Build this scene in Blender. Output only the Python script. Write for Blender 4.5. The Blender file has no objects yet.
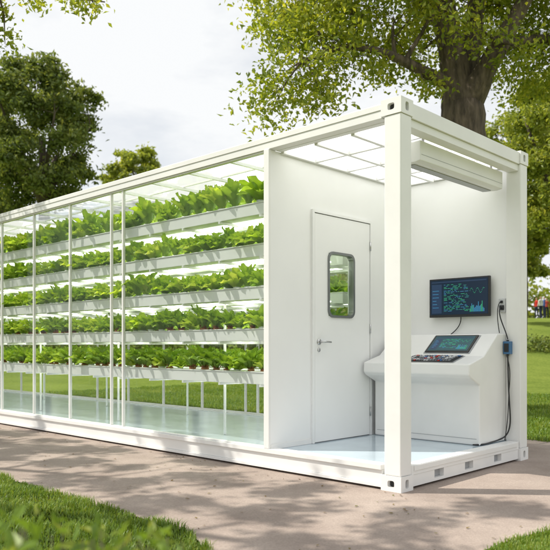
import bpy, math, random
import bmesh
import numpy as np
from mathutils import Vector, Matrix
random.seed(7); rng=np.random.default_rng(11)
scene=bpy.context.scene
COL=scene.collection

# ------------------------------------------------------------------ basis (view direction used to lay out the park)
ANG=math.radians(43.74)
CAM=Vector((2.857,-4.311,1.076))
R=Vector((math.cos(ANG),math.sin(ANG),0)); F=Vector((-math.sin(ANG),math.cos(ANG),0))
def at(lat,dep,z=0.0):
    p=CAM+R*lat+F*dep
    return Vector((p.x,p.y,z))
def ip(px,py,dep):
    return at((px-275)/700*dep,dep,1.076+(346-py)/700*dep)
def hill(x,y):
    dep=(x-CAM.x)*F.x+(y-CAM.y)*F.y
    t=min(max((dep-18)/(60-18),0),1)
    return 3.4*t*t*(3-2*t)

# ------------------------------------------------------------------ materials
def new_mat(name):
    m=bpy.data.materials.new(name); m.use_nodes=True
    nt=m.node_tree; nt.nodes.clear()
    out=nt.nodes.new('ShaderNodeOutputMaterial')
    return m,nt,out
def pmat(name,col,rough=0.5,metal=0.0,var=0.0,scale=5.0,bump=0.0,bscale=60.0,emit=None,estr=0,coat=0,spec=0.5,stretch=None,bdist=0.01):
    m,nt,out=new_mat(name)
    b=nt.nodes.new('ShaderNodeBsdfPrincipled')
    b.inputs['Roughness'].default_value=rough; b.inputs['Metallic'].default_value=metal
    b.inputs['Specular IOR Level'].default_value=spec
    b.inputs['Coat Weight'].default_value=coat
    b.inputs['Base Color'].default_value=(*col,1)
    nt.links.new(b.outputs[0],out.inputs[0])
    tc=nt.nodes.new('ShaderNodeTexCoord'); src=tc.outputs['Object']
    if stretch:
        mpn=nt.nodes.new('ShaderNodeMapping'); mpn.inputs['Scale'].default_value=stretch
        nt.links.new(src,mpn.inputs[0]); src=mpn.outputs[0]
    if var>0:
        n=nt.nodes.new('ShaderNodeTexNoise'); n.inputs['Scale'].default_value=scale; n.inputs['Detail'].default_value=6
        nt.links.new(src,n.inputs['Vector'])
        r=nt.nodes.new('ShaderNodeValToRGB')
        r.color_ramp.elements[0].position=0.3; r.color_ramp.elements[1].position=0.7
        r.color_ramp.elements[0].color=(*[c*(1-var) for c in col],1)
        r.color_ramp.elements[1].color=(*[min(1,c*(1+var)) for c in col],1)
        nt.links.new(n.outputs['Fac'],r.inputs[0]); nt.links.new(r.outputs[0],b.inputs['Base Color'])
    if bump>0:
        n2=nt.nodes.new('ShaderNodeTexNoise'); n2.inputs['Scale'].default_value=bscale; n2.inputs['Detail'].default_value=5
        nt.links.new(src,n2.inputs['Vector'])
        bp=nt.nodes.new('ShaderNodeBump'); bp.inputs['Strength'].default_value=bump; bp.inputs['Distance'].default_value=bdist
        nt.links.new(n2.outputs['Fac'],bp.inputs['Height']); nt.links.new(bp.outputs[0],b.inputs['Normal'])
    if emit:
        b.inputs['Emission Color'].default_value=(*emit,1); b.inputs['Emission Strength'].default_value=estr
    return m
def leafmat(name,c1,c2,c3,trans=0.4,gloss=0.08,obj_random=False,tscale=1.5):
    m,nt,out=new_mat(name)
    geo=nt.nodes.new('ShaderNodeNewGeometry')
    ramp=nt.nodes.new('ShaderNodeValToRGB')
    e=ramp.color_ramp.elements; e[0].color=(*c1,1); e[1].color=(*c3,1); x=e.new(0.55); x.color=(*c2,1)
    tc=nt.nodes.new('ShaderNodeTexCoord')
    n=nt.nodes.new('ShaderNodeTexNoise'); n.inputs['Scale'].default_value=0.8 if not obj_random else 9
    nt.links.new(tc.outputs['Object'],n.inputs['Vector'])
    mx=nt.nodes.new('ShaderNodeMath'); mx.operation='MULTIPLY_ADD'; mx.inputs[1].default_value=0.6
    a2=nt.nodes.new('ShaderNodeMath'); a2.operation='MULTIPLY_ADD'; a2.inputs[1].default_value=0.9; a2.inputs[2].default_value=-0.22
    nt.links.new(n.outputs['Fac'],a2.inputs[0])
    nt.links.new(geo.outputs['Random Per Island'],mx.inputs[0]); nt.links.new(a2.outputs[0],mx.inputs[2])
    fac=mx.outputs[0]
    if obj_random:
        oi=nt.nodes.new('ShaderNodeObjectInfo')
        m3=nt.nodes.new('ShaderNodeMath'); m3.operation='MULTIPLY_ADD'; m3.inputs[1].default_value=0.45
        nt.links.new(oi.outputs['Random'],m3.inputs[0])
        m4=nt.nodes.new('ShaderNodeMath'); m4.operation='MULTIPLY'; m4.inputs[1].default_value=0.65
        nt.links.new(fac,m4.inputs[0]); nt.links.new(m4.outputs[0],m3.inputs[2]); fac=m3.outputs[0]
    nt.links.new(fac,ramp.inputs[0])
    d=nt.nodes.new('ShaderNodeBsdfDiffuse'); t=nt.nodes.new('ShaderNodeBsdfTranslucent')
    g=nt.nodes.new('ShaderNodeBsdfGlossy'); g.inputs['Roughness'].default_value=0.45; g.inputs['Color'].default_value=(.8,.85,.8,1)
    vm=nt.nodes.new('ShaderNodeVectorMath'); vm.operation='MULTIPLY'; vm.inputs[1].default_value=(tscale*1.1,tscale,tscale*0.5)
    nt.links.new(ramp.outputs[0],d.inputs[0]); nt.links.new(ramp.outputs[0],vm.inputs[0]); nt.links.new(vm.outputs[0],t.inputs[0])
    a=nt.nodes.new('ShaderNodeMixShader'); a.inputs[0].default_value=trans
    nt.links.new(d.outputs[0],a.inputs[1]); nt.links.new(t.outputs[0],a.inputs[2])
    b=nt.nodes.new('ShaderNodeMixShader'); b.inputs[0].default_value=gloss
    nt.links.new(a.outputs[0],b.inputs[1]); nt.links.new(g.outputs[0],b.inputs[2])
    nt.links.new(b.outputs[0],out.inputs[0])
    return m
def glassmat(name,tint=(0.97,0.99,0.98),k=0.35,refl=0.0):
    m,nt,out=new_mat(name)
    t=nt.nodes.new('ShaderNodeBsdfTransparent'); t.inputs[0].default_value=(*tint,1)
    g=nt.nodes.new('ShaderNodeBsdfGlossy'); g.inputs['Roughness'].default_value=0.01
    lw=nt.nodes.new('ShaderNodeFresnel'); lw.inputs[0].default_value=1.45
    ad=nt.nodes.new('ShaderNodeMath'); ad.operation='MULTIPLY_ADD'; ad.inputs[1].default_value=k; ad.inputs[2].default_value=refl; ad.use_clamp=True
    nt.links.new(lw.outputs[0],ad.inputs[0])
    mx=nt.nodes.new('ShaderNodeMixShader'); nt.links.new(ad.outputs[0],mx.inputs[0])
    nt.links.new(t.outputs[0],mx.inputs[1]); nt.links.new(g.outputs[0],mx.inputs[2]); nt.links.new(mx.outputs[0],out.inputs[0])
    return m
WHITE=pmat('white_paint',(0.83,0.825,0.805),0.38,var=0.035,scale=3,bump=0.05,bscale=25)
WALLW=pmat('white_panel',(0.86,0.86,0.85),0.3,var=0.02,scale=2)
RACKW=pmat('white_plastic',(0.86,0.87,0.86),0.35,var=0.02)
DARK=pmat('dark_cavity',(0.03,0.03,0.03),0.8)
FLOOR=pmat('blue_grey_floor',(0.56,0.66,0.73),0.12,var=0.05,scale=4,spec=.7)
METAL=pmat('brushed_metal',(0.55,0.55,0.55),0.3,metal=1.0)
BLACK=pmat('black_plastic',(0.02,0.02,0.022),0.35)
GREYP=pmat('grey_plastic',(0.35,0.36,0.37),0.4)
BLUEP=pmat('blue_plastic',(0.05,0.16,0.33),0.4)
GLASS=glassmat('clear_glass',k=.5)
m,nt,out=new_mat('frosted_roof_sheet')
t=nt.nodes.new('ShaderNodeBsdfTransparent'); t.inputs[0].default_value=(.97,.99,.98,1)
tr=nt.nodes.new('ShaderNodeBsdfTranslucent'); tr.inputs[0].default_value=(.93,.95,.93,1)
mx=nt.nodes.new('ShaderNodeMixShader'); mx.inputs[0].default_value=.5
nt.links.new(t.outputs[0],mx.inputs[1]); nt.links.new(tr.outputs[0],mx.inputs[2]); nt.links.new(mx.outputs[0],out.inputs[0]); GLASSR=m
PANEL=pmat('glowing_skylight',(0.9,0.9,0.9),0.4,emit=(1,1,0.99),estr=1.7)  # skylight sheet with its own glow added to brighten the cabin
GLOW=pmat('led_tube',(0.9,0.9,0.9),0.4,emit=(1,0.99,0.90),estr=6.0)  # made-up emission, added to brighten the plants
BARK=pmat('bark',(0.12,0.092,0.068),0.9,var=0.6,scale=6,bump=1.0,bscale=9,stretch=(2.2,2.2,.5),bdist=.06)
BARK2=pmat('bark_far',(0.09,0.07,0.05),0.9,var=0.4,scale=4)
CARD=pmat('terracotta',(0.36,0.15,0.07),0.8,var=0.2)

# ------------------------------------------------------------------ mesh helpers
class MB:
    def __init__(s): s.v=[];s.f=[];s.m=[];s.s=[]
    def add(s,vs,fs,m=0,sm=False,M=None):
        o=len(s.v)
        for p in vs:
            p=Vector(p)
            if M is not None: p=M@p
            s.v.append(tuple(p))
        for f in fs: s.f.append(tuple(i+o for i in f)); s.m.append(m); s.s.append(sm)
    def box(s,x0,x1,y0,y1,z0,z1,m=0,M=None):
        if x0>x1:x0,x1=x1,x0
        if y0>y1:y0,y1=y1,y0
        vs=[(x0,y0,z0),(x1,y0,z0),(x1,y1,z0),(x0,y1,z0),(x0,y0,z1),(x1,y0,z1),(x1,y1,z1),(x0,y1,z1)]
        s.add(vs,[(0,3,2,1),(4,5,6,7),(0,1,5,4),(1,2,6,5),(2,3,7,6),(3,0,4,7)],m,False,M)
    def prism(s,prof,x0,x1,m=0):
        n=len(prof); vs=[(x1,a,b) for a,b in prof]+[(x0,a,b) for a,b in prof]
        fs=[tuple(range(n)),tuple(range(2*n-1,n-1,-1))]+[(i,n+i,n+(i+1)%n,(i+1)%n) for i in range(n)]
        s.add(vs,fs,m)
    def tube(s,pts,rad,n=8,m=0,cap=True):
        pts=[Vector(p) for p in pts]; vs=[];fs=[]
        up=Vector((0.31,0.17,0.93))
        for i,p in enumerate(pts):
            d=(pts[min(i+1,len(pts)-1)]-pts[max(i-1,0)]).normalized()
            a=d.cross(up)
            if a.length<0.1: a=d.cross(Vector((1,0,0)))
            a.normalize(); b=d.cross(a)
            r=rad[i] if hasattr(rad,'__len__') else rad
            for k in range(n):
                t=2*math.pi*k/n; vs.append(p+a*math.cos(t)*r+b*math.sin(t)*r)
        for i in range(len(pts)-1):
            for k in range(n):
                fs.append((i*n+k,i*n+(k+1)%n,(i+1)*n+(k+1)%n,(i+1)*n+k))
        if cap: fs.append(tuple(range(n-1,-1,-1))); fs.append(tuple(range((len(pts)-1)*n,len(pts)*n)))
        s.add(vs,fs,m,True)
    def holed(s,c,u,v,w,h,ow,oh,dep,m=0,md=1):
        c=Vector(c);u=Vector(u);v=Vector(v);n=u.cross(v); N=24
        out=[];inn=[];bot=[]
        for k in range(N):
            t=2*math.pi*(k+0.5)/N; cx,cy=math.cos(t),math.sin(t)
            sc=min(w/2/abs(cx) if abs(cx)>1e-6 else 9,h/2/abs(cy) if abs(cy)>1e-6 else 9)
            q=(abs(cx)**4+abs(cy)**4)**-0.25
            out.append(c+u*cx*sc+v*cy*sc)
            e=c+u*cx*ow/2*q+v*cy*oh/2*q
            inn.append(e); bot.append(e-n*dep)
        for sx in(-1,1):
            for sy in(-1,1):
                cr=c+u*sx*w/2+v*sy*h/2
                i=min(range(N),key=lambda j:(out[j]-cr).length); out[i]=cr
        fs=[(k,(k+1)%N,N+(k+1)%N,N+k) for k in range(N)]
        s.add(out+inn,fs,m)
        s.add(inn+bot,[(k,(k+1)%N,N+(k+1)%N,N+k) for k in range(N)],m)
        s.add(bot,[tuple(range(N))],md)
    def obj(s,name,mats,parent=None,bevel=0,seg=2):
        me=bpy.data.meshes.new(name); me.from_pydata(s.v,[],s.f)
        for mt in mats: me.materials.append(mt)
        me.polygons.foreach_set('material_index',s.m); me.polygons.foreach_set('use_smooth',s.s); me.update()
        ob=bpy.data.objects.new(name,me); COL.objects.link(ob)
        if parent: ob.parent=parent
        if bevel>0:
            b=ob.modifiers.new('bevel','BEVEL'); b.width=bevel; b.segments=seg; b.limit_method='ANGLE'; b.angle_limit=math.radians(50)
        return ob
def empty(name,loc=(0,0,0)):
    e=bpy.data.objects.new(name,None); COL.objects.link(e); e.location=loc; e.empty_display_size=0.3; return e
def np_mesh(name,co,faces,mat,smooth=False,nper=3):
    me=bpy.data.meshes.new(name); n=len(co); nf=len(faces)
    me.vertices.add(n); me.vertices.foreach_set('co',co.astype(np.float32).ravel())
    me.loops.add(nf*nper); me.loops.foreach_set('vertex_index',faces.astype(np.int32).ravel())
    me.polygons.add(nf); me.polygons.foreach_set('loop_start',np.arange(0,nf*nper,nper,dtype=np.int32))
    me.polygons.foreach_set('loop_total',np.full(nf,nper,dtype=np.int32))
    me.polygons.foreach_set('use_smooth',np.full(nf,smooth))
    me.update(calc_edges=True); me.validate()
    me.materials.append(mat); return me
def leaf_arrays(P,size,upbias=0.3,aspect=0.55,droop=0.0):
    n=len(P)
    d=rng.normal(size=(n,3)); d[:,2]-=droop; d/=np.linalg.norm(d,axis=1)[:,None]
    q=rng.normal(size=(n,3)); q[:,2]+=upbias*3
    sd=np.cross(d,q); sd/=np.linalg.norm(sd,axis=1)[:,None]+1e-9
    nn=np.cross(sd,d)
    s=(size*rng.uniform(0.6,1.3,n))[:,None]
    base=P-d*s*0.5; tip=P+d*s*0.5-nn*s*0.12
    l=P+sd*s*aspect*0.5+nn*s*0.12-d*s*0.05; r=P-sd*s*aspect*0.5+nn*s*0.12-d*s*0.05
    co=np.stack([base,l,tip,r],1).reshape(-1,3)
    i=np.arange(n)[:,None]*4
    f=np.concatenate([i+np.array([[0,1,2]]),i+np.array([[0,2,3]])],0)
    return co,f

# ------------------------------------------------------------------ container (farm unit)
L=12.19; W=2.15; H=2.9
cont=empty('container_farm')
XP=-1.353
b=MB()
def casting(cx,cy,cz):
    sx,sy,sz=0.178,0.162,0.118
    for ax in range(3):
        for sg in(-1,1):
            c=[cx,cy,cz]
            if ax==0:
                c[0]+=sg*sx/2; u=(0,sg,0); v=(0,0,1); w,h,ow,oh=sy,sz,0.045,0.065
            elif ax==1:
                c[1]+=sg*sy/2; u=(-sg,0,0); v=(0,0,1); w,h,ow,oh=sx,sz,0.06,0.05
            else:
                c[2]+=sg*sz/2; u=(1,0,0); v=(0,sg,0); w,h,ow,oh=sx,sy,0.1,0.06
            b.holed(c,u,v,w,h,ow,oh,0.035,0,1)
for cx in(-0.089,-L+0.089):
    for cy in(0.081,W-0.081):
        for cz in(0.059,H-0.059): casting(cx,cy,cz)
o=b.obj('corner_castings',[WHITE,DARK],cont)
b=MB()
for (x0,x1) in((-0.153,-0.006),(-L+0.006,-L+0.153)):
    for (y0,y1) in((0.006,0.15),(W-0.15,W-0.006)):
        b.box(x0,x1,y0,y1,0.119,H-0.119)
b.obj('corner_posts',[WHITE],cont,0.01,3)
b=MB()
xa,xb=-L+0.18,-0.18
for s,y in((1,0.0),(-1,W)):
    def yy(v): return y+s*v
    b.box(xa,xb,yy(0.012),yy(0.10),2.775,2.885)
    b.box(xa,xb,yy(0.006),yy(0.011),2.835,2.880)
    b.box(xa,xb,yy(0.020),yy(0.10),0.050,0.150)
    b.box(xa,xb,yy(0.004),yy(0.11),0.151,0.190)
    b.box(xa,xb,yy(0.006),yy(0.10),0.022,0.049)
b.obj('side_rails',[WHITE],cont,0.005)
b=MB()
for x,s in((0.0,-1),(-L,1)):
    def xx(v): return x+s*v
    b.box(xx(0.012),xx(0.11),0.165,W-0.165,2.775,2.885)
    b.box(xx(0.03),xx(0.13),0.152,W-0.152,2.715,2.773)
    b.box(xx(0.018),xx(0.12),0.165,W-0.165,0.112,0.183)
    prev=0.165
    for (ya,yb2) in((0.50,0.64),(0.98,1.12),(1.50,1.64),(W-0.165,W-0.165)):
        b.box(xx(0.022),xx(0.12),prev,ya,0.022,0.111)
        if yb2>ya: b.box(xx(0.022),xx(0.12),ya,yb2,0.022,0.045); b.box(xx(0.06),xx(0.062),ya,yb2,0.046,0.111,1)
        prev=yb2
    b.box(xx(0.012),xx(0.017),0.20,W-0.20,0.140,0.178)
b.obj('end_rails',[WHITE,GREYP],cont,0.004)
b=MB()
for k in range(24):
    x=-0.35-k*0.5; b.box(x-0.03,x+0.03,0.115,W-0.115,0.03,0.118)
b.obj('floor_bearers',[pmat('steel_dark',(0.12,0.12,0.12),0.6)],cont)
b=MB(); b.box(-L+0.1,-0.125,0.112,W-0.112,0.120,0.178); b.obj('floor',[FLOOR],cont)
def frame_boxes(b,x0,x1,Y0,Y1,Z0,Z1,y0,y1,z0,z1,m=0):
    b.box(x0,x1,Y0,y0,Z0,Z1,m); b.box(x0,x1,y1,Y1,Z0,Z1,m)
    b.box(x0,x1,y0,y1,Z0,z0,m); b.box(x0,x1,y0,y1,z1,Z1,m)
wy0,wy1,wz0,wz1=0.80,1.18,1.36,1.955
b=MB(); frame_boxes(b,XP-0.05,XP,0.03,W-0.10,0.179,2.772,wy0,wy1,wz0,wz1)
b.obj('partition_wall',[WALLW],cont)
b=MB()
b.box(XP-0.055,XP+0.006,0.004,0.029,0.191,2.774)
b.box(XP+0.001,XP+0.009,0.03,0.566,0.179,0.225)
b.box(XP+0.001,XP+0.009,1.484,W-0.101,0.179,0.225)
b.obj('partition_trim',[WHITE],cont,0.002)
dy0,dy1,dz1=0.597,1.452,2.305
b=MB()
frame_boxes(b,XP+0.001,XP+0.004,dy0-0.004,dy1+0.004,0.18,dz1+0.004,wy0,wy1,wz0,wz1,1)
frame_boxes(b,XP+0.005,XP+0.018,dy0+0.004,dy1-0.004,0.188,dz1-0.004,wy0,wy1,wz0,wz1,0)
b.box(XP+0.001,XP+0.024,dy0-0.030,dy0-0.005,0.18,dz1+0.03,0)
b.box(XP+0.001,XP+0.024,dy1+0.005,dy1+0.030,0.18,dz1+0.03,0)
b.box(XP+0.001,XP+0.024,dy0-0.004,dy1+0.004,dz1+0.005,dz1+0.03,0)
b.obj('cabin_door',[WALLW,GREYP],cont)
b=MB()
for z in (0.42,1.25,2.08): b.tube([(XP+0.026,dy1+0.001,z-0.045),(XP+0.026,dy1+0.001,z+0.045)],0.008,8)
b.obj('door_hinges',[METAL],cont)
def rrect(cy,cz,w,h,r,n=6):
    pts=[]
    for (sy,sz,a0) in((1,1,0),(-1,1,90),(-1,-1,180),(1,-1,270)):
        for k in range(n+1):
            a=math.radians(a0+90*k/n); pts.append((cy+sy*(w/2-r)+math.cos(a)*r,cz+sz*(h/2-r)+math.sin(a)*r))
    return pts
cy,cz=(wy0+wy1)/2,(wz0+wz1)/2; ww,wh=wy1-wy0,wz1-wz0
oo=rrect(cy,cz,ww+0.03,wh+0.03,0.07); ii=rrect(cy,cz,ww-0.015,wh-0.015,0.055)
b=MB(); n=len(oo); xo=XP+0.030; xi=XP+0.0185
vs=[(xo,*p) for p in oo]+[(xo,*p) for p in ii]+[(xi,*p) for p in oo]+[(xi-0.05,*p) for p in ii]
fs=[]
for k in range(n):
    j=(k+1)%n; fs+= [(k,j,n+j,n+k),(2*n+k,2*n+j,j,k),(n+k,n+j,3*n+j,3*n+k)]
b.add(vs,fs,0); b.obj('door_window_frame',[pmat('window_gasket',(0.22,0.23,0.23),0.35,metal=0.6)],cont)
b=MB(); b.add([(XP+0.008,wy0,wz0),(XP+0.008,wy1,wz0),(XP+0.008,wy1,wz1),(XP+0.008,wy0,wz1)],[(0,1,2,3)])
b.obj('door_window_glass',[glassmat('door_glass',(0.8,0.88,0.82),1.0,0.06)],cont)
b=MB()
hx=XP+0.018; hz=1.115
b.tube([(hx,0.655,hz),(hx+0.012,0.655,hz)],0.026,16); b.tube([(hx+0.01,0.655,hz),(hx+0.055,0.655,hz)],0.010,10)
b.tube([(hx+0.052,0.648,hz),(hx+0.056,0.70,hz),(hx+0.052,0.775,hz-0.002)],[0.010,0.009,0.008],10)
b.tube([(hx,0.655,hz-0.075),(hx+0.008,0.655,hz-0.075)],0.018,14)
b.obj('door_handle',[METAL],cont)
b=MB(); b.box(XP+0.001,-0.155,W-0.10,W-0.04,0.179,2.772); b.obj('rear_wall',[WALLW],cont)
b=MB(); b.box(-L+0.04,-L+0.09,0.151,W-0.151,0.19,2.77); b.obj('far_end_wall',[WALLW],cont)
b=MB()
b.box(XP-0.05,-0.14,0.101,W-0.101,2.84,2.88)
xs=np.linspace(XP+0.02,-0.18,4); ys=np.linspace(0.13,W-0.12,5)
b.box(XP+0.002,-0.132,0.101,ys[0]+0.03,2.773,2.835); b.box(XP+0.002,-0.132,ys[-1]-0.02,W-0.101,2.773,2.835)
for x in xs: b.box(x-0.018,x+0.018,ys[0]+0.031,ys[-1]-0.021,2.757,2.835)
for y in ys[1:-1]:
    for i in range(3): b.box(xs[i]+0.019,xs[i+1]-0.019,y-0.015,y+0.015,2.760,2.835)
b.obj('cabin_ceiling',[WALLW],cont,0.002)
b=MB()
ysb=[ys[0]+0.031]+list(ys[1:-1])+[ys[-1]-0.021]
for i in range(3):
    for j in range(4):
        b.box(xs[i]+0.02,xs[i+1]-0.02,ysb[j]+0.017,ysb[j+1]-0.017,2.79,2.80)
b.obj('glowing_skylight_panels',[PANEL],cont)  # skylights that emit light themselves instead of passing daylight
mull=[1.43,3.59,3.82,4.70,5.59,6.50,7.40,8.30,9.20,10.1,11.0,12.0]
b=MB()
for s,y in((1,0.0),(-1,W)):
    for l in mull[1:]:
        w=0.012 if l!=3.82 else 0.010
        b.box(-l-w,-l+w,y+s*0.030,y+s*0.062,0.205,2.760)
    b.box(-L+0.16,XP-0.06,y+s*0.025,y+s*0.070,0.191,0.204)
    b.box(-L+0.16,XP-0.06,y+s*0.025,y+s*0.070,2.761,2.774)
b.obj('glazing_mullions',[WHITE],cont,0.002)
b=MB()
for s,y in((1,0.048),(-1,W-0.048)):
    for i in range(len(mull)-1):
        x1=-mull[i]-0.016; x0=-mull[i+1]+0.016
        yy2=y+(0.008 if i%2 else 0)*s
        b.add([(x0,yy2,0.206),(x1,yy2,0.206),(x1,yy2,2.759),(x0,yy2,2.759)],[(0,1,2,3)])
b.obj('glass_panes',[GLASS],cont)
b=MB(); x=XP-0.06
while x>-L+0.2:
    b.box(x-0.014,x+0.014,0.101,W-0.101,2.81,2.84); x-=0.62
for y in(0.62,1.07,1.53): b.box(-L+0.2,XP-0.06,y-0.01,y+0.01,2.842,2.862)
b.obj('roof_rafters',[WHITE],cont,0.002)
b=MB(); b.add([(-L+0.1,0.09,2.87),(XP-0.052,0.09,2.87),(XP-0.052,W-0.09,2.87),(-L+0.1,W-0.09,2.87)],[(0,1,2,3)])
b.obj('roof_glass',[GLASSR],cont)

# ------------------------------------------------------------------ hydroponic rack
rack=empty('hydroponic_rack')
tiers=[2.315,1.94,1.555,1.175,0.785]
rows=[0.215,0.72,1.25,1.80]
X0,X1=-11.95,-1.46
b=MB()
for z in tiers:
    for y in rows:
        b.box(X0,X1,y-0.075,y+0.075,z-0.055,z+0.048)
        b.box(X0-0.004,X1+0.004,y-0.083,y+0.083,z+0.049,z+0.060)
b.obj('grow_troughs',[RACKW],rack,0.004)
b=MB()
for z in tiers:
    x=X1-0.12
    while x>X0:
        b.box(x-0.010,x+0.010,0.13,1.90,z-0.078,z-0.056); x-=0.55
b.obj('cross_slats',[RACKW],rack)
b=MB()
x=X1-0.95
while x>X0:
    for y in(0.46,1.52): b.box(x-0.010,x+0.010,y-0.010,y+0.010,0.18,2.36)
    x-=1.9
b.obj('rack_uprights',[RACKW],rack,0.002)
b=MB()
for z in tiers:
    for y in(0.40,0.55,0.98,1.52):
        b.box(X0,X1,y-0.010,y+0.010,z-0.052,z-0.040)
b.obj('added_glow_bars',[GLOW],rack)  # glowing bars added between the troughs to light the crop

# ------------------------------------------------------------------ lettuce
LET=leafmat('lettuce_leaf',(0.19,0.37,0.03),(0.40,0.59,0.07),(0.64,0.75,0.18),0.5,0.05,True,1.3)
LETD=leafmat('chard_leaf',(0.11,0.24,0.02),(0.26,0.43,0.05),(0.48,0.60,0.11),0.48,0.06,True,1.3)
def head_mesh(name,kind,seed):
    r=random.Random(seed); V=[];Fc=[];Mi=[]
    nl={'upright':18,'bush':26,'chard':20}[kind]
    for i in range(nl):
        u=i/nl
        az=i*2.399+r.uniform(-.3,.3)
        if kind=='upright': th0=0.06+0.36*u+r.uniform(-.06,.08); bend=0.3+0.7*u; ln=r.uniform(.17,.26)*(1-.15*u); w=r.uniform(.06,.09)
        elif kind=='bush': th0=0.10+0.75*u+r.uniform(-.1,.12); bend=0.4+0.9*u; ln=r.uniform(.12,.21); w=r.uniform(.065,.105)
        else: th0=0.08+0.5*u+r.uniform(-.1,.1); bend=0.5+0.7*u; ln=r.uniform(.16,.25); w=r.uniform(.055,.085)
        nL,nW=9,7; ph=r.uniform(0,6)
        x=0.008;z=-0.01; base=len(V)
        rad=Vector((math.cos(az),math.sin(az),0)); sd=Vector((-math.sin(az),math.cos(az),0))
        for a in range(nL+1):
            t=a/nL; th=th0+bend*t**1.6
            if a: x+=math.sin(th)*ln/nL; z+=math.cos(th)*ln/nL
            if kind=='chard': wd=w*(0.10 if t<0.3 else 0.10+0.9*math.sin(math.pi*min(1,(t-0.3)/0.7)**0.75)) 
            else: wd=w*(0.2+0.8*math.sin(math.pi*min(.97,t)**1.1)**0.7)*(1 if t<1 else .55)
            nrm=rad*math.cos(th)-Vector((0,0,1))*math.sin(th)
            for k in range(nW):
                s=(k/(nW-1)*2-1)
                ruf=math.sin(ph+t*19+s*4)*0.013*abs(s)**1.3*(t>.2)
                cup=abs(s)**2*wd*0.30
                p=rad*x+Vector((0,0,z))+sd*(s*wd/2*(1+.14*math.sin(ph+t*25)))-nrm*cup+nrm*ruf
                V.append(tuple(p))
        for a in range(nL):
            for k in range(nW-1):
                q=base+a*nW+k; Fc.append((q,q+1,q+nW+1,q+nW)); Mi.append(1 if (kind=='chard' and a<2) else 0)
    o=len(V)
    for (rr,zz) in((.026,-.02),(.033,.012),(.024,.012)):
        for k in range(10): V.append((rr*math.cos(k*.628),rr*math.sin(k*.628),zz))
    for ring in range(2):
        for k in range(10):
            Fc.append((o+ring*10+k,o+ring*10+(k+1)%10,o+ring*10+10+(k+1)%10,o+ring*10+10+k)); Mi.append(2)
    me=bpy.data.meshes.new(name); me.from_pydata(V,[],Fc)
    me.materials.append(LETD if kind=='chard' else LET); me.materials.append(CARD); me.materials.append(CARD if kind=='chard' else RACKW)
    me.polygons.foreach_set('material_index',Mi); me.polygons.foreach_set('use_smooth',[True]*len(Fc)); me.update()
    return me
up=[head_mesh('romaine_head',"upright",s) for s in range(5)]
bu=[head_mesh('lettuce_head',"bush",10+s) for s in range(6)]
ch=[head_mesh('chard_head',"chard",20+s) for s in range(5)]
crop=empty('lettuce_crop')
kinds=[up+bu[:3],bu+up[:3],bu+up[:2],ch[:3]+bu[:4],ch+bu[:3]]
for ti,z in enumerate(tiers):
    for ri,y in enumerate(rows):
        x=X1-0.17
        while x>X0+0.1:
            me=random.choice(kinds[ti])
            ob=bpy.data.objects.new('leafy_head',me); COL.objects.link(ob); ob.parent=crop
            sc=random.uniform(0.86,1.15)*(1.22 if ti==0 else 1.04)
            if random.random()<0.08: sc*=0.72
            ob.location=(x,y+random.uniform(-.015,.015),z+0.062)
            ob.rotation_euler=(random.uniform(-.1,.1),random.uniform(-.1,.1),random.uniform(0,6.28))
            wsc=random.uniform(.95,1.12)
            ob.scale=(sc*wsc,sc*wsc,sc)
            x-=random.uniform(0.13,0.20) if ti else random.uniform(0.15,0.24)

# ------------------------------------------------------------------ ceiling air unit
ac=empty('air_conditioner')
b=MB()
def prism_y(b,prof,y0,y1,m=0):
    n=len(prof); vs=[(a,y0,c) for a,c in prof]+[(a,y1,c) for a,c in prof]
    b.add(vs,[tuple(range(n)),tuple(range(2*n-1,n-1,-1))]+[(i,n+i,n+(i+1)%n,(i+1)%n) for i in range(n)],m)
prism_y(b,[(-0.15,2.712),(-0.36,2.712),(-0.36,2.60),(-0.33,2.55),(-0.20,2.545),(-0.15,2.555)],0.50,1.93)
b.obj('housing',[WHITE],ac,0.006,3)
b=MB(); b.box(-0.32,-0.24,0.56,1.87,2.540,2.546)
b.box(-0.1495,-0.148,0.515,1.915,2.600,2.603)
b.obj('air_outlet',[GREYP],ac)
b=MB()
for y in(0.62,1.8): b.box(-0.30,-0.20,y-0.02,y+0.02,2.713,2.757)
b.obj('mounting_brackets',[METAL],ac)

# ------------------------------------------------------------------ wall monitor
RW=W-0.10
mon=empty('wall_monitor')
mx0,mx1,mz0,mz1=-0.965,-0.305,1.365,1.755
b=MB(); b.box(mx0,mx1,RW-0.075,RW-0.04,mz0,mz1); b.obj('bezel',[BLACK],mon,0.004)
b=MB(); b.box(mx0+0.2,mx1-0.2,RW-0.039,RW-0.001,1.48,1.64); b.obj('wall_bracket',[BLACK],mon)
SCR=pmat('screen_dark',(0.006,0.010,0.02),0.25,emit=(0.004,0.014,0.03),estr=1.0,spec=.3)
cols=[pmat('screen_green',(0.02,.12,.06),.3,emit=(.04,.50,.24),estr=.8),pmat('screen_cyan',(0.02,.08,.12),.3,emit=(.05,.30,.55),estr=.8),
      pmat('screen_teal',(.02,.1,.1),.3,emit=(.05,.40,.35),estr=.6),pmat('screen_bar',(0.01,.02,.05),.3,emit=(.008,.03,.07),estr=.8)]
b=MB(); b.box(mx0+0.015,mx1-0.015,RW-0.0775,RW-0.0755,mz0+0.025,mz1-0.015); b.obj('screen',[SCR],mon)
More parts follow.
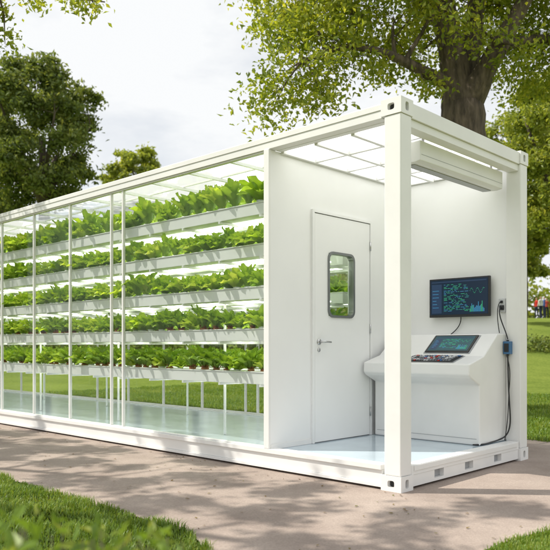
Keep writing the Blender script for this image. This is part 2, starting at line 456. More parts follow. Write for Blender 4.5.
def ui(b,put,w,h,seed):
    r=random.Random(seed)
    put(b,0.01,w-0.01,h-0.02,h-0.008,3); put(b,0.01,w*0.2,0.012,h-0.035,3)
    for row in range(int((h-0.06)/0.012)):
        z=h-0.045-row*0.012; x=w*0.24
        while x<w*0.64:
            l=r.uniform(.008,.045)
            if r.random()<.7: put(b,x,x+l,z,z+0.0035,r.choice([0,0,1,2]))
            x+=l+r.uniform(.006,.02)
    for k in range(16):
        x=w*0.7+k*w*0.016; put(b,x,x+w*0.008,0.02,0.03+r.uniform(.01,h*.28),r.choice([0,1]))
    for k in range(22):
        x=w*0.7+k*w*.0115; z=h*.66+math.sin(k*.7)*h*.07; put(b,x,x+w*0.009,z,z+0.004,0)
    for k in range(6): put(b,0.02,w*(.1+.08*r.random()),h*.2+k*h*.1,h*.2+k*h*.1+.004,1)
b=MB()
def putm(b,x0,x1,z0,z1,m): b.box(mx0+0.02+x0,mx0+0.02+x1,RW-0.0785 if m!=3 else RW-0.0782,RW-0.078,mz0+0.028+z0,mz0+0.028+z1,m)
ui(b,putm,0.62,0.34,3); b.obj('screen_readouts',cols,mon)

# ------------------------------------------------------------------ control console
con=empty('control_console')
cx0,cx1=-1.30,-0.155
prof=[(1.49,0.181),(RW-0.002,0.181),(RW-0.002,1.19),(1.84,1.19),(1.57,0.985),(1.30,0.915),(1.295,0.82),(1.33,0.79),(1.49,0.72)]
b=MB(); b.prism(prof,cx0,cx1); b.obj('cabinet',[WHITE],con,0.012,3)
b=MB(); b.box(cx0+0.02,cx1-0.02,1.5,RW-0.01,0.179,0.1805)
b.box(cx0+0.03,cx1-0.03,1.4875,1.4895,0.235,0.239)
b.obj('panel_seams',[GREYP],con)
def slope(p0,p1,x):
    d=Vector((0,p1[0]-p0[0],p1[1]-p0[1])); ln=d.length; d.normalize()
    xx=Vector((1,0,0)); nn=xx.cross(d)
    M=Matrix((( 1,d.x,nn.x,x),(0,d.y,nn.y,p0[0]),(0,d.z,nn.z,p0[1]),(0,0,0,1)))
    return M,ln
M2,l2=slope((1.57,0.985),(1.84,1.19),0)
M1,l1=slope((1.30,0.915),(1.57,0.985),0)
b=MB(); b.box(-0.80,-0.31,0.03,l2-0.025,0.001,0.006,0,M2); b.box(-0.88,-0.33,0.03,l1-0.015,0.001,0.005,0,M1)
b.obj('instrument_plates',[GREYP],con,0.002)
b=MB(); b.box(-0.785,-0.325,0.04,l2-0.035,0.0065,0.016,0,M2); b.box(-0.865,-0.345,0.04,l1-0.022,0.0055,0.010,0,M1)
b.obj('instrument_bezels',[BLACK],con,0.003)
SCR2=pmat('console_screen',(0.02,0.05,0.06),0.3,emit=(0.015,0.05,0.06),estr=1.0,spec=.3)
b=MB(); b.box(-0.765,-0.345,0.06,l2-0.055,0.0165,0.0175,0,M2); b.obj('console_screens',[SCR2],con)
b=MB()
def putc(b,x0,x1,z0,z1,m): b.box(-0.76+x0,-0.76+x1,0.062+z0,0.062+z1,0.018,0.0185 if m!=3 else 0.0182,m,M2)
ui(b,putc,0.41,l2-0.125,8); b.obj('console_readouts',cols,con)
KEY=[pmat('key_grey',(.20,.21,.23),.5),pmat('key_white',(.62,.63,.64),.5),pmat('key_red',(.5,.04,.03),.4),pmat('key_blue',(.06,.15,.35),.4)]
b=MB(); r=random.Random(4)
yv=0.055
while yv<l1-0.05:
    x=-0.852
    while x<-0.38:
        w=r.choice([.018,.018,.018,.03])
        if r.random()<.92: b.box(x,x+w,yv,yv+0.020,0.0105,0.019,r.choice([0,0,0,0,0,1,1,1,2,3]),M1)
        x+=w+0.009
    yv+=0.032
b.obj('control_keys',KEY,con,0.0015)

# ------------------------------------------------------------------ sockets and cables
s1=empty('wall_socket')
b=MB(); b.box(-0.235,-0.165,RW-0.03,RW-0.001,1.40,1.53); b.obj('socket_body',[pmat('light_grey_plastic',(.55,.56,.57),.4)],s1,0.004)
b=MB(); b.box(-0.222,-0.178,RW-0.045,RW-0.031,1.42,1.465); b.box(-0.215,-0.19,RW-0.04,RW-0.031,1.485,1.51); b.obj('plug',[BLACK],s1,0.003)
s2=empty('junction_box')
b=MB(); b.box(-0.150,-0.085,W-0.21,W-0.152,1.00,1.12,0); b.box(-0.14,-0.095,W-0.216,W-0.2105,1.02,1.10,1)
for z in(1.0,1.12): b.tube([(-0.118,W-0.18,z-0.015),(-0.118,W-0.18,z+0.015)],0.012,8,1)
b.obj('box_body',[BLUEP,BLACK],s2,0.004)
def cable(name,pts,r):
    cu=bpy.data.curves.new(name,'CURVE'); cu.dimensions='3D'; cu.bevel_depth=r; cu.bevel_resolution=2
    sp=cu.splines.new('NURBS'); sp.points.add(len(pts)-1); sp.order_u=4; sp.use_endpoint_u=True
    for p,q in zip(sp.points,pts): p.co=(*q,1)
    cu.materials.append(BLACK); ob=bpy.data.objects.new(name,cu); COL.objects.link(ob); return ob
cable('power_cable',[(-0.20,RW-0.045,1.44),(-0.20,RW-0.11,1.43),(-0.19,RW-0.07,1.30),(-0.14,RW-0.08,1.22),(-0.118,W-0.18,1.14)],0.006)
cable('power_cable',[(-0.118,W-0.18,0.99),(-0.115,W-0.18,0.8),(-0.10,W-0.19,0.55),(-0.09,W-0.17,0.35),(-0.11,W-0.20,0.24),(-0.16,W-0.24,0.196),(-0.15,W-0.5,0.192),(-0.13,W-0.62,0.190),(-0.2,W-0.70,0.190)],0.007)
cable('power_cable',[(-0.205,RW-0.045,1.50),(-0.24,RW-0.08,1.47),(-0.245,RW-0.03,1.3),(-0.23,RW-0.02,1.2)],0.004)
cable('power_cable',[(-0.63,RW-0.04,1.38),(-0.62,RW-0.03,1.30),(-0.68,RW-0.02,1.24),(-0.75,RW-0.02,1.195)],0.005)
cable('power_cable',[(-0.13,W-0.18,0.99),(-0.09,W-0.16,0.85),(-0.125,W-0.17,0.62),(-0.10,W-0.2,0.4),(-0.13,W-0.22,0.19)],0.004)

# ------------------------------------------------------------------ ground
m,nt,out=new_mat('grass_ground')
bs=nt.nodes.new('ShaderNodeBsdfDiffuse'); tc=nt.nodes.new('ShaderNodeTexCoord')
n1=nt.nodes.new('ShaderNodeTexNoise'); n1.inputs['Scale'].default_value=0.35; n1.inputs['Detail'].default_value=8; n1.inputs['Roughness'].default_value=0.7
n2=nt.nodes.new('ShaderNodeTexNoise'); n2.inputs['Scale'].default_value=14; n2.inputs['Detail'].default_value=6
r=nt.nodes.new('ShaderNodeValToRGB'); e=r.color_ramp.elements
e[0].position=.33; e[0].color=(.07,.11,.02,1); e[1].position=.68; e[1].color=(.23,.28,.06,1)
ad=nt.nodes.new('ShaderNodeMath'); ad.operation='MULTIPLY_ADD'; ad.inputs[1].default_value=.5
ml=nt.nodes.new('ShaderNodeMath'); ml.operation='MULTIPLY'; ml.inputs[1].default_value=.5
nt.links.new(tc.outputs['Object'],n1.inputs['Vector']); nt.links.new(tc.outputs['Object'],n2.inputs['Vector'])
nt.links.new(n1.outputs[0],ad.inputs[0]); nt.links.new(n2.outputs[0],ml.inputs[0]); nt.links.new(ml.outputs[0],ad.inputs[2])
nt.links.new(ad.outputs[0],r.inputs[0]); nt.links.new(r.outputs[0],bs.inputs[0]); nt.links.new(bs.outputs[0],out.inputs[0]); GRASSM=m
N=110
g=np.linspace(-1,1,N); g=np.sign(g)*np.abs(g)**2.2*450
xs_,ys_=np.meshgrid(g,g); co=np.stack([xs_.ravel(),ys_.ravel(),np.zeros(N*N)],1)
co[:,2]=[hill(x,y) for x,y in co[:,:2]]
i=np.arange(N*N).reshape(N,N); f=np.stack([i[:-1,:-1].ravel(),i[:-1,1:].ravel(),i[1:,1:].ravel(),i[1:,:-1].ravel()],1)
me=np_mesh('ground',co,f,GRASSM,True,4); ob=bpy.data.objects.new('ground',me); COL.objects.link(ob)

# pavement
m,nt,out=new_mat('path_concrete')
bs=nt.nodes.new('ShaderNodeBsdfPrincipled'); bs.inputs['Roughness'].default_value=.85
tc=nt.nodes.new('ShaderNodeTexCoord')
n1=nt.nodes.new('ShaderNodeTexNoise'); n1.inputs['Scale'].default_value=1.1; n1.inputs['Detail'].default_value=10; n1.inputs['Roughness'].default_value=.6
n2=nt.nodes.new('ShaderNodeTexNoise'); n2.inputs['Scale'].default_value=90; n2.inputs['Detail'].default_value=4
n3=nt.nodes.new('ShaderNodeTexVoronoi'); n3.inputs['Scale'].default_value=160
r=nt.nodes.new('ShaderNodeValToRGB'); e=r.color_ramp.elements
e[0].position=.33; e[0].color=(.255,.20,.168,1); e[1].position=.68; e[1].color=(.41,.335,.285,1)
for n in(n1,n2,n3): nt.links.new(tc.outputs['Object'],n.inputs['Vector'])
mxx=nt.nodes.new('ShaderNodeMix'); mxx.data_type='RGBA'; mxx.blend_type='OVERLAY'; mxx.inputs[0].default_value=.35
nt.links.new(n1.outputs[0],r.inputs[0]); nt.links.new(r.outputs[0],mxx.inputs[6]); nt.links.new(n2.outputs[0],mxx.inputs[7])
nt.links.new(mxx.outputs[2],bs.inputs['Base Color'])
bp=nt.nodes.new('ShaderNodeBump'); bp.inputs['Distance'].default_value=.003; bp.inputs['Strength'].default_value=.5
nt.links.new(n3.outputs['Distance'],bp.inputs['Height']); nt.links.new(bp.outputs[0],bs.inputs['Normal']); nt.links.new(bs.outputs[0],out.inputs[0])
PATH=m
ctrl=[(-45,-1.75),(-0.25,-1.75),(0.10,-1.95),(0.25,-2.6),(0.30,-9),(1.35,-9),(1.2,-2.2),(1.10,-1.1),(1.14,-0.5),(1.3,0.2),(1.5,1.6),(2.6,2.6),(30,4.5),(30,9),(3,5.0),(0.8,3.55),(-2,3.4),(-45,3.4)]
pts=[]
for a in range(len(ctrl)):
    p=Vector(ctrl[a]); q=Vector(ctrl[(a+1)%len(ctrl)]); d=(q-p); n=max(1,int(d.length/0.07))
    if p.x<-44 and q.x<-44: n=1
    nd=Vector((-d.y,d.x)).normalized()
    for k in range(n):
        t=k/n; c=p+d*t; fd=min(1,min(k,n-k)/5); j=(math.sin(c.x*3.1+c.y*2)*.02+random.uniform(-.015,.015))*fd
        pts.append(c+nd*j)
bm=bmesh.new(); vs=[bm.verts.new((p.x,p.y,0.004)) for p in pts]; fc=bm.faces.new(vs); bmesh.ops.triangulate(bm,faces=[fc])
bm.normal_update()
for f_ in bm.faces:
    if f_.normal.z<0: f_.normal_flip()
me=bpy.data.meshes.new('footpath'); bm.to_mesh(me); bm.free(); me.materials.append(PATH)
ob=bpy.data.objects.new('footpath',me); COL.objects.link(ob)

# grass blades
BL=leafmat('grass_blade',(0.08,0.15,0.02),(0.17,0.27,0.035),(0.36,0.40,0.09),0.4,0.04,False,1.3)
def blades(P,h,w):
    n=len(P); az=rng.uniform(0,6.283,n); ln=rng.uniform(.05,.9,n); hh=h*rng.uniform(.4,1.3,n)*(0.8+.35*np.sin(P[:,0]*7+P[:,1]*3)*np.sin(P[:,1]*9-P[:,0]*2))
    d=np.stack([np.cos(az),np.sin(az),np.zeros(n)],1); s=np.stack([-np.sin(az),np.cos(az),np.zeros(n)],1)
    up_=np.array([0,0,1.0])
    a=P-s*w/2; b_=P+s*w/2; mid=P+d*(ln*hh*.35)[:,None]+up_*(hh*.6)[:,None]
    c=mid+s*w*.35; e_=mid-s*w*.35; tip=P+d*(ln*hh)[:,None]+up_*(hh*(1-.3*ln))[:,None]
    co=np.stack([a,b_,c,e_,tip],1).reshape(-1,3); i=np.arange(n)[:,None]*5
    f=np.concatenate([i+np.array([[0,1,2]]),i+np.array([[0,2,3]]),i+np.array([[3,2,4]])],0); return co,f
def inview(P,mg=.05):
    v=P[:,:2]-np.array([CAM.x,CAM.y]); lt=v@np.array([R.x,R.y]); dp=v@np.array([F.x,F.y])
    return (dp>2.8)&(np.abs(lt)<(.393+mg)*dp+.3)
C=[]
p=np.stack([rng.uniform(-9,.3,160000),-1.73-rng.uniform(0,1,160000)**1.2*2.4,np.zeros(160000)],1)
edge=np.where(p[:,0]<-.25,-1.73,np.where(p[:,0]<.1,-1.73-(p[:,0]+.25)*.571,-1.93-(p[:,0]-.1)*4.33))
edge=edge+.03*np.sin(p[:,0]*11)+.02*np.sin(p[:,0]*27)
p=p[inview(p)&(p[:,1]<edge)&(p[:,0]<.26)]; C.append((p[:80000],.062,.006))
p=np.stack([rng.uniform(1.05,2.6,60000),rng.uniform(-2.5,1.5,60000),np.zeros(60000)],1)
p=p[inview(p)&(p[:,0]>1.12+.25*np.clip(p[:,1]+.6,0,9)+.08*np.clip(-p[:,1]-1.1,0,9))]; C.append((p,.05,.006))
p=np.stack([rng.uniform(-12,6,200000),rng.uniform(3.42,11,200000),np.zeros(200000)],1)
v=p[:,:2]-np.array([CAM.x,CAM.y]); lt=v@np.array([R.x,R.y]); dp=v@np.array([F.x,F.y]); q=lt/dp
p=p[inview(p)&(p[:,1]>3.42+np.clip((p[:,0]-.8)*.6,0,9))&((q>.34)|(q<.0))]; C.append((p[:60000],.07,.012))
cos=[];fs=[];o_=0
for P,h,w in C:
    c,f=blades(P,h,w); cos.append(c); fs.append(f+o_); o_+=len(c)
me=np_mesh('grass',np.concatenate(cos),np.concatenate(fs),BL); ob=bpy.data.objects.new('grass',me); COL.objects.link(ob)

# fallen leaves
n=150; p=np.stack([rng.uniform(-7,1.2,n),-.05-rng.uniform(0,1,n)**2*1.8,np.full(n,.012)],1)
co,f=leaf_arrays(p,0.032,2.0); co[:,2]=np.clip(co[:,2]*.25+.008,.006,.03)
me=np_mesh('fallen_leaves',co,f,leafmat('dry_leaf',(.12,.07,.03),(.2,.13,.05),(.16,.18,.05),.2,.03)); ob=bpy.data.objects.new('fallen_leaves',me); COL.objects.link(ob)

# ------------------------------------------------------------------ trees
def curve_pts(p,q,n=6,wob=.12,sag=0.0):
    p=Vector(p);q=Vector(q);L_=(q-p).length; o1=Vector([random.uniform(-1,1) for _ in range(3)])*wob*L_; o1.z=abs(o1.z)+sag*L_
    res=[]
    for i in range(n+1):
        t=i/n; res.append(p.lerp(q,t)+o1*math.sin(math.pi*t)+Vector([random.uniform(-1,1) for _ in range(3)])*L_*.015*(0<i<n))
    return res
def make_tree(name,limbs,lobes,leafm,bark,leaf_size,per_clump,clump_r,clump_density,twig=True,upb=.3,shell=.55):
    e=empty(name,limbs[0][0][0]); base=Vector(limbs[0][0][0])
    b=MB(); nodes=[]
    for pts_,rad in limbs:
        pp=[];rr=[]
        for i in range(len(pts_)-1):
            for k in range(4):
                t=k/4; pp.append(Vector(pts_[i]).lerp(Vector(pts_[i+1]),t)); rr.append(rad[i]*(1-t)+rad[i+1]*t)
        pp.append(Vector(pts_[-1])); rr.append(rad[-1])
        for _ in range(2): pp=[pp[0]]+[(pp[i-1]+pp[i]*2+pp[i+1])/4 for i in range(1,len(pp)-1)]+[pp[-1]]
        rr=[r_*random.uniform(.95,1.06) for r_ in rr]
        b.tube(pp,rr,14)
        for p_,r_ in list(zip(pp,rr))[len(pp)//3:]: nodes.append((p_,r_))
    centers=[]
    for c,rad in lobes:
        c=Vector(c); rad=Vector(rad) if hasattr(rad,'__len__') else Vector((rad,rad,rad*.8))
        n=max(3,int(clump_density*(rad.x*rad.y*rad.z)**(2/3)))
        nd=min(nodes,key=lambda q:(q[0]-c).length)
        pl=curve_pts(nd[0],c,6,.10,.05); r0=min(nd[1]*.6,.03+.05*rad.x)
        rl=[r0*(1-.75*i/6) for i in range(7)]
        b.tube(pl,rl,7,cap=False); loc=[(p_,r_) for p_,r_ in zip(pl,rl)][2:]
        for _ in range(n):
            d=Vector([random.gauss(0,1) for _ in range(3)]).normalized(); s=random.uniform(shell,1)**.6*random.uniform(.85,1.12)
            cc=c+Vector((d.x*rad.x,d.y*rad.y,d.z*rad.z))*s; centers.append(cc)
            if twig:
                q=min(loc,key=lambda q:(q[0]-cc).length)
                pl2=curve_pts(q[0],cc,3,.12,.03); r1=min(q[1]*.5,.03)
                b.tube(pl2,[r1,r1*.7,r1*.45,r1*.2],5,cap=False)
    tr=b.obj('trunk_and_limbs',[bark],e); tr.location=-base
    K=len(centers); cen=np.array([tuple(c) for c in centers])
    nper=per_clump
    cr=clump_r*rng.uniform(.6,1.35,K)
    P=np.repeat(cen,nper,0)+rng.normal(size=(K*nper,3))*np.repeat(cr,nper)[:,None]*np.array([.6,.6,.36])
    co,f=leaf_arrays(P,leaf_size,upb)
    me=np_mesh('leaves',co,f,leafm); ob=bpy.data.objects.new('foliage',me); COL.objects.link(ob); ob.parent=e; ob.location=-base
    return len(P)
NEAR=leafmat('oak_leaf',(0.09,0.145,0.012),(0.25,0.31,0.03),(0.47,0.48,0.07),0.5,0.04,False,1.5)
FARL=leafmat('far_leaf',(0.07,0.11,0.028),(0.15,0.20,0.05),(0.28,0.31,0.09),0.4,0.03,False,1.4)
FARB=leafmat('bright_far_leaf',(0.13,0.18,0.03),(0.27,0.33,0.06),(0.44,0.46,0.11),0.5,0.03,False,1.4)
D=12.0
tb=ip(478,346+700*1.076/D,D)
def P3(px,py,dd=0): return ip(px,py,D+dd)
limbs=[([tb,P3(474,260),P3(466,160),P3(462,105)],[.60,.46,.38,.36]),
       ([P3(462,112),P3(455,70),P3(447,25),P3(436,-40,.3),P3(420,-120,.5)],[.34,.25,.20,.16,.10]),
       ([P3(466,110),P3(484,72,-.3),P3(508,30,-.4),P3(532,-12,-.5),P3(560,-70,-.6)],[.26,.19,.14,.11,.07]),
       ([P3(458,90),P3(425,72,-.4),P3(385,52,-.8),P3(345,45,-1.0),P3(305,60,-1.1)],[.13,.09,.065,.05,.03]),
       ([P3(448,30),P3(410,-10,.3),P3(360,-35,.3),P3(310,-30,.2)],[.13,.10,.07,.04]),
       ([P3(464,90),P3(474,30,.4),P3(480,-50,.6),P3(480,-140,.8)],[.22,.17,.13,.07]),
       ([P3(500,45),P3(540,38,.5),P3(590,40,.9)],[.10,.08,.04])]
lob=[(P3(300,70,-1.1),.62),(P3(281,40,-1.0),.5),(P3(276,92,-1.0),.40),(P3(272,112,-1.0),.22),(P3(320,92,-1.1),.36),(P3(325,45,-.9),.6),(P3(300,8,-.6),.8),(P3(345,5,-.4),.9),(P3(352,65,-.8),.48),(P3(395,20,-.3),.75),
     (P3(385,62,.3),.45),(P3(420,52,.6),.5),(P3(415,15,1.2),.8),(P3(440,5,-1.0),.5),(P3(425,85,-.5),.30),(P3(500,5,1.2),.8),(P3(525,30,.8),.6),(P3(548,62,1.0),.7),(P3(515,80,1.8),.5),(P3(512,45,-.9),.4),
     (P3(575,30,.5),1.0),(P3(560,95,1.4),.5),(P3(470,15,2.2),.9),(P3(480,30,-1.0),.35),
     (P3(300,-50,.2),1.4),(P3(360,-60,-.8),1.3),(P3(420,-90,.8),1.7),(P3(480,-80,-1.2),1.4),(P3(540,-60,.5),1.6),(P3(600,-40,1.0),1.5),(P3(460,-180,0),2.2),(P3(380,-160,.5),1.8),(P3(560,-160,.3),2.0)]
nl=make_tree('oak_tree',limbs,lob,NEAR,BARK,.095,72,.31,37,upb=.25)
# tree to the left of the unit, its crown shades the path
tb=Vector((-8.6,-7.6,0))
limbs=[([tb,tb+Vector((.1,.1,2)),tb+Vector((.3,.3,4.2))],[.34,.27,.22]),
       ([tb+Vector((.3,.3,4.0)),tb+Vector((2.0,1.4,5.6)),tb+Vector((3.6,2.4,6.3)),tb+Vector((5.2,2.8,6.6))],[.14,.10,.07,.03]),
       ([tb+Vector((.3,.3,4.0)),tb+Vector((.6,1.8,5.6)),tb+Vector((1.4,2.8,6.3)),tb+Vector((2.6,3.2,6.5))],[.13,.09,.06,.03]),
       ([tb+Vector((.3,.3,4.0)),tb+Vector((-.6,1.6,5.8)),tb+Vector((-1.4,2.8,6.4))],[.12,.08,.03]),
       ([tb+Vector((.3,.3,4.0)),tb+Vector((-.6,-.4,6)),tb+Vector((-.8,-.4,8.3))],[.17,.11,.05])]
lob=[]
for sx,sy,r_ in [(-6.4,-.8,.5),(-5.6,-.3,.4),(-5.2,-1.2,.45),(-4.5,-.6,.42),(-4.0,-1.3,.42),(-3.5,-.35,.36),(-2.9,-.95,.40),(-2.2,-.3,.30),(-2.1,-1.35,.38),(-1.5,-.8,.34),(-.9,-1.45,.34),(-.7,-.4,.25),(-.2,-.95,.32),(.3,-1.8,.36),(.6,-.7,.30),(.75,-2.5,.36),(.9,-1.35,.26),(.1,-2.6,.3),(.9,.1,.24),(-2.8,.15,.2)]:
    lob.append((Vector((sx-4.0+random.uniform(-.15,.15),sy-3.35,6.7)),r_*.95))
lob+=[(tb+Vector(v),r_) for v,r_ in [((-1.5,-.5,7.5),1.1),((-.5,-1,8.5),1.1),((-2.2,.4,6.9),.9)]]
make_tree('plane_tree',limbs,lob,NEAR,BARK,.13,90,.19,46,upb=.4)
# overhanging twigs at the upper left, part of another tree standing outside the view
tb=at(-7.0,10.5,0)
def Q3(px,py,dd=0): return ip(px,py,9.5+dd)
limbs=[([tb,tb+Vector((0,0,2.5)),tb+Vector((.2,.1,4.6))],[.28,.22,.18]),([tb+Vector((.2,.1,4.4)),Q3(-90,-20),Q3(-20,-8),Q3(50,-4),Q3(105,2)],[.12,.06,.035,.02,.008]),
       ([tb+Vector((.2,.1,4.4)),Q3(-110,-90,.3),Q3(-60,-120,.4)],[.13,.08,.04])]
lob=[(Q3(-4,2),.28),(Q3(28,-2,.2),.25),(Q3(62,0),.24),(Q3(95,5),.16),(Q3(-20,25,.3),.28),(Q3(5,44,.3),.17),(Q3(-60,-20),.5),(Q3(-110,-70),.8),(Q3(-150,-20),.8)]
make_tree('elm_tree',limbs,lob,NEAR,BARK,.085,34,.15,60,upb=.25)
def far_tree(name,px,dep,top_py,w_px,leafm,bottom_py=250,ls=.35,per=30,dens=5,seed=0):
    random.seed(seed+100); mp=dep/700; lat=(px-275)*mp; g0=at(lat,dep); g0.z=hill(g0.x,g0.y)
    top=1.076+(346-top_py)*mp; bot=1.076+(346-bottom_py)*mp; hw=w_px*mp/2; tr=.022*(top-g0.z)
    zc=(top+bot)/2; hz=(top-bot)/2
    limbs=[([g0-Vector((0,0,.3)),g0+Vector((.1,.1,(bot-g0.z)*.8)),Vector((g0.x,g0.y,zc))],[tr*1.3,tr,tr*.5])]
    for k in range(5):
        a=k*1.26+seed; d=Vector((math.cos(a),math.sin(a),0))
        limbs.append(([Vector((g0.x,g0.y,bot+.1*hz)),Vector((g0.x,g0.y,zc-hz*.3))+d*hw*.35,Vector((g0.x,g0.y,zc+hz*random.uniform(-.1,.4)))+d*hw*.7],[tr*.5,tr*.35,tr*.12]))
    lob=[]
    for k in range(26):
        u=-1+2*(k+.5)/26+random.uniform(-.05,.05); a=k*2.399+seed; rr=math.sqrt(max(.05,1-(u*.9)**2))*random.uniform(.55,.85)
        c=Vector((g0.x+math.cos(a)*rr*hw,g0.y+math.sin(a)*rr*hw,zc+u*.85*hz)); s=random.uniform(.18,.32)*hw
        lob.append((c,(s,s,s*.8)))
    return make_tree(name,limbs,lob,leafm,BARK2,ls,per,.085*hw+.12,dens/(.25*hw)**2,twig=False,shell=.3)
far_tree('park_tree',42,30,62,134,FARL,212,.20,80,16,seed=1)
far_tree('park_tree',-22,36,78,120,FARL,250,.24,60,15,seed=2)
far_tree('park_tree',137,60,150,66,FARB,225,.35,50,10,seed=3)
far_tree('park_tree',195,62,172,60,FARL,235,.4,50,10,seed=6)
far_tree('park_tree',566,22,58,130,FARB,238,.15,80,17,seed=4)
far_tree('park_tree',520,34,105,110,FARB,262,.22,60,15,seed=5)
far_tree('park_tree',620,30,40,140,FARL,262,.24,50,14,seed=7)
far_tree('park_tree',512,46,180,80,FARB,285,.26,60,13,seed=8)
# distant tree belt
random.seed(5)
cs=[]
for k in range(150):
    dep=random.uniform(66,95); lat=random.uniform(-.95,.75)*dep
    g0=at(lat,dep); hgt=random.uniform(4,9)
    for _ in range(9):
        a=random.uniform(0,6.28); rr=random.uniform(0,3.2); zz=random.uniform(.0,1)
        cs.append((g0.x+math.cos(a)*rr*(1.1-.7*zz),g0.y+math.sin(a)*rr*(1.1-.7*zz),3.0+zz*hgt))
cs=np.array(cs); nper=34
P=np.repeat(cs,nper,0)+rng.normal(size=(len(cs)*nper,3))*np.array([.9,.9,.7]); co,f=leaf_arrays(P,.6,.3,.7)
me=np_mesh('distant_trees',co,f,FARB); ob=bpy.data.objects.new('distant_trees',me); COL.objects.link(ob)
# hedge across the lawn
cs=[]
for k in range(420):
    lt=random.uniform(-24,24); dp=31+math.sin(lt*.25)*1.5+random.uniform(-.7,.7); g0=at(lt,dp)
    cs.append((g0.x,g0.y,hill(g0.x,g0.y)+random.uniform(.1,.75+.3*math.sin(lt*.9))))
cs=np.array(cs); P=np.repeat(cs,40,0)+rng.normal(size=(len(cs)*40,3))*np.array([.3,.3,.2]); P[:,2]=np.maximum(P[:,2],.05)
co,f=leaf_arrays(P,.16,.3,.7); me=np_mesh('hedge',co,f,FARL); ob=bpy.data.objects.new('hedge',me); COL.objects.link(ob)

# foreground shrub leaves close to the camera
def shrub(name,items,seed,mat_,ls):
    random.seed(seed); e=empty(name); b=MB(); P=[]
    for lat,dep,z in items:
        g0=at(lat+random.uniform(-.05,.05),dep,0); t_=at(lat,dep,z)
        pl=curve_pts(g0,t_,5,.06); b.tube(pl,[.004,.004,.003,.003,.002,.001],5)
        for k in range(18):
            t=random.uniform(.5,1.02); q=g0.lerp(t_,t); P.append((q.x+random.gauss(0,.03),q.y+random.gauss(0,.03),min(q.z+random.gauss(0,.02),z+.03)))
    b.obj('stems',[BARK2],e); co,f=leaf_arrays(np.array(P),ls,.5,.4)
    me=np_mesh('leaves',co,f,mat_); ob=bpy.data.objects.new('leaves',me); COL.objects.link(ob); ob.parent=e
random.seed(3)
it=[(random.uniform(-.62,-.20),random.uniform(1.35,1.7)) for _ in range(40)]
it=[(l,d,1.076-(514+max(0,(275+l/d*700))*0.14+random.uniform(0,24)-346)*d/700) for l,d in it]
shrub('garden_shrub',it,9,BL,.05)

# ------------------------------------------------------------------ distant people on the rise
def person(name,lat,dep,shirt,face=0):
    g0=at(lat,dep); g0.z=hill(g0.x,g0.y)
    V=[(0,0,.95),(0,0,1.15),(0,0,1.38),(0,0,1.50),(0,.01,1.60),(0,.01,1.70),
       (.17,0,1.40),(.24,.02,1.13),(.25,.10,.90),(-.17,0,1.40),(-.24,.0,1.13),(-.26,.08,.88),
       (.09,0,.90),(.11,.05,.48),(.12,-.02,.07),(.12,.14,.04),(-.09,0,.90),(-.10,-.04,.48),(-.11,-.12,.07),(-.11,.04,.04)]
    E=[(0,1),(1,2),(2,3),(3,4),(4,5),(2,6),(6,7),(7,8),(2,9),(9,10),(10,11),(0,12),(12,13),(13,14),(14,15),(0,16),(16,17),(17,18),(18,19)]
    Rr=[.13,.12,.13,.05,.085,.075,.06,.045,.035,.06,.045,.035,.085,.06,.045,.035,.085,.06,.045,.035]
    me=bpy.data.meshes.new(name); me.from_pydata(V,E,[]); ob=bpy.data.objects.new(name,me); COL.objects.link(ob)
    md=ob.modifiers.new('skin','SKIN')
    for i_,sv in enumerate(me.skin_vertices[0].data): sv.radius=(Rr[i_],Rr[i_]*.8); sv.use_root=(i_==0)
    sb=ob.modifiers.new('sub','SUBSURF'); sb.levels=1; sb.render_levels=2
    m,nt,out=new_mat(name+'_clothes'); bs=nt.nodes.new('ShaderNodeBsdfDiffuse'); tc=nt.nodes.new('ShaderNodeTexCoord'); sp=nt.nodes.new('ShaderNodeSeparateXYZ')
    r_=nt.nodes.new('ShaderNodeValToRGB'); r_.color_ramp.interpolation='CONSTANT'; e=r_.color_ramp.elements
    e[0].color=(.03,.035,.06,1); e[1].position=.54; e[1].color=(*shirt,1)
    x=e.new(.83); x.color=(.45,.27,.19,1); x=e.new(.95); x.color=(.03,.02,.015,1)
    dv=nt.nodes.new('ShaderNodeMath'); dv.operation='DIVIDE'; dv.inputs[1].default_value=1.78
    nt.links.new(tc.outputs['Object'],sp.inputs[0]); nt.links.new(sp.outputs[2],dv.inputs[0]); nt.links.new(dv.outputs[0],r_.inputs[0]); nt.links.new(r_.outputs[0],bs.inputs[0]); nt.links.new(bs.outputs[0],out.inputs[0])
    me.materials.append(m); ob.location=g0; ob.rotation_euler=(0,0,face)
person('person',.3735*58,58,(.5,.05,.04),2.5); person('person',.388*59,59,(.4,.08,.06),.6); person('person',.3795*55,55,(.55,.55,.52),1.2); person('person',.3845*56,56,(.08,.12,.3),1.9)

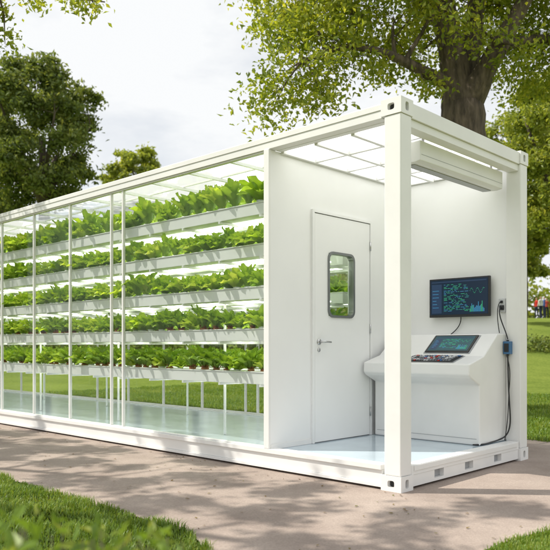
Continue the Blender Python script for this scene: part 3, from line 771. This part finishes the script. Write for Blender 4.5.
# ------------------------------------------------------------------ light, sky, camera
to=Vector((-.77,-.64,0)).normalized(); el=math.radians(52)
to=Vector((to.x*math.cos(el),to.y*math.cos(el),math.sin(el)))
sd=bpy.data.lights.new('sun','SUN'); sd.energy=5.0; sd.angle=math.radians(.5); sd.color=(1,.95,.86)
so=bpy.data.objects.new('sun',sd); COL.objects.link(so); so.rotation_euler=(-to).to_track_quat('-Z','Y').to_euler(); so.location=(0,0,20)
w=bpy.data.worlds.new('World'); scene.world=w; w.use_nodes=True; nt=w.node_tree; nt.nodes.clear()
out=nt.nodes.new('ShaderNodeOutputWorld'); bg=nt.nodes.new('ShaderNodeBackground'); bg.inputs[1].default_value=.1
sky=nt.nodes.new('ShaderNodeTexSky'); sky.sky_type='NISHITA'; sky.sun_disc=False; sky.sun_elevation=el; sky.sun_rotation=math.atan2(to.x,to.y); sky.dust_density=0.4
tc=nt.nodes.new('ShaderNodeTexCoord'); mp=nt.nodes.new('ShaderNodeMapping'); mp.inputs['Scale'].default_value=(1,1,2.6)
n=nt.nodes.new('ShaderNodeTexNoise'); n.inputs['Scale'].default_value=3.2; n.inputs['Detail'].default_value=9; n.inputs['Roughness'].default_value=.58; n.inputs['Distortion'].default_value=.25
r=nt.nodes.new('ShaderNodeValToRGB'); r.color_ramp.elements[0].position=.36; r.color_ramp.elements[0].color=(.74,.74,.74,1); r.color_ramp.elements[1].position=.56; r.color_ramp.elements[1].color=(.99,.99,.99,1)
mx=nt.nodes.new('ShaderNodeMix'); mx.data_type='RGBA'; mx.inputs[7].default_value=(9.7,9.85,9.95,1)
nt.links.new(tc.outputs['Generated'],mp.inputs[0]); nt.links.new(mp.outputs[0],n.inputs['Vector']); nt.links.new(n.outputs['Fac'],r.inputs[0])
nt.links.new(r.outputs[0],mx.inputs[0]); nt.links.new(sky.outputs[0],mx.inputs[6]); nt.links.new(mx.outputs[2],bg.inputs[0]); nt.links.new(bg.outputs[0],out.inputs[0])
scene.view_settings.view_transform='Standard'; scene.view_settings.look='None'; scene.view_settings.exposure=0
cd=bpy.data.cameras.new('camera'); cam=bpy.data.objects.new('camera',cd); COL.objects.link(cam)
cam.location=CAM; cam.rotation_euler=(math.radians(90),0,ANG); cd.lens=36*700/550; cd.sensor_width=36; cd.shift_y=71/550
cd.clip_start=.05; cd.clip_end=2000; cd.dof.use_dof=True; cd.dof.focus_distance=6.2; cd.dof.aperture_fstop=3.2
scene.camera=cam
print('leaves oak',nl)
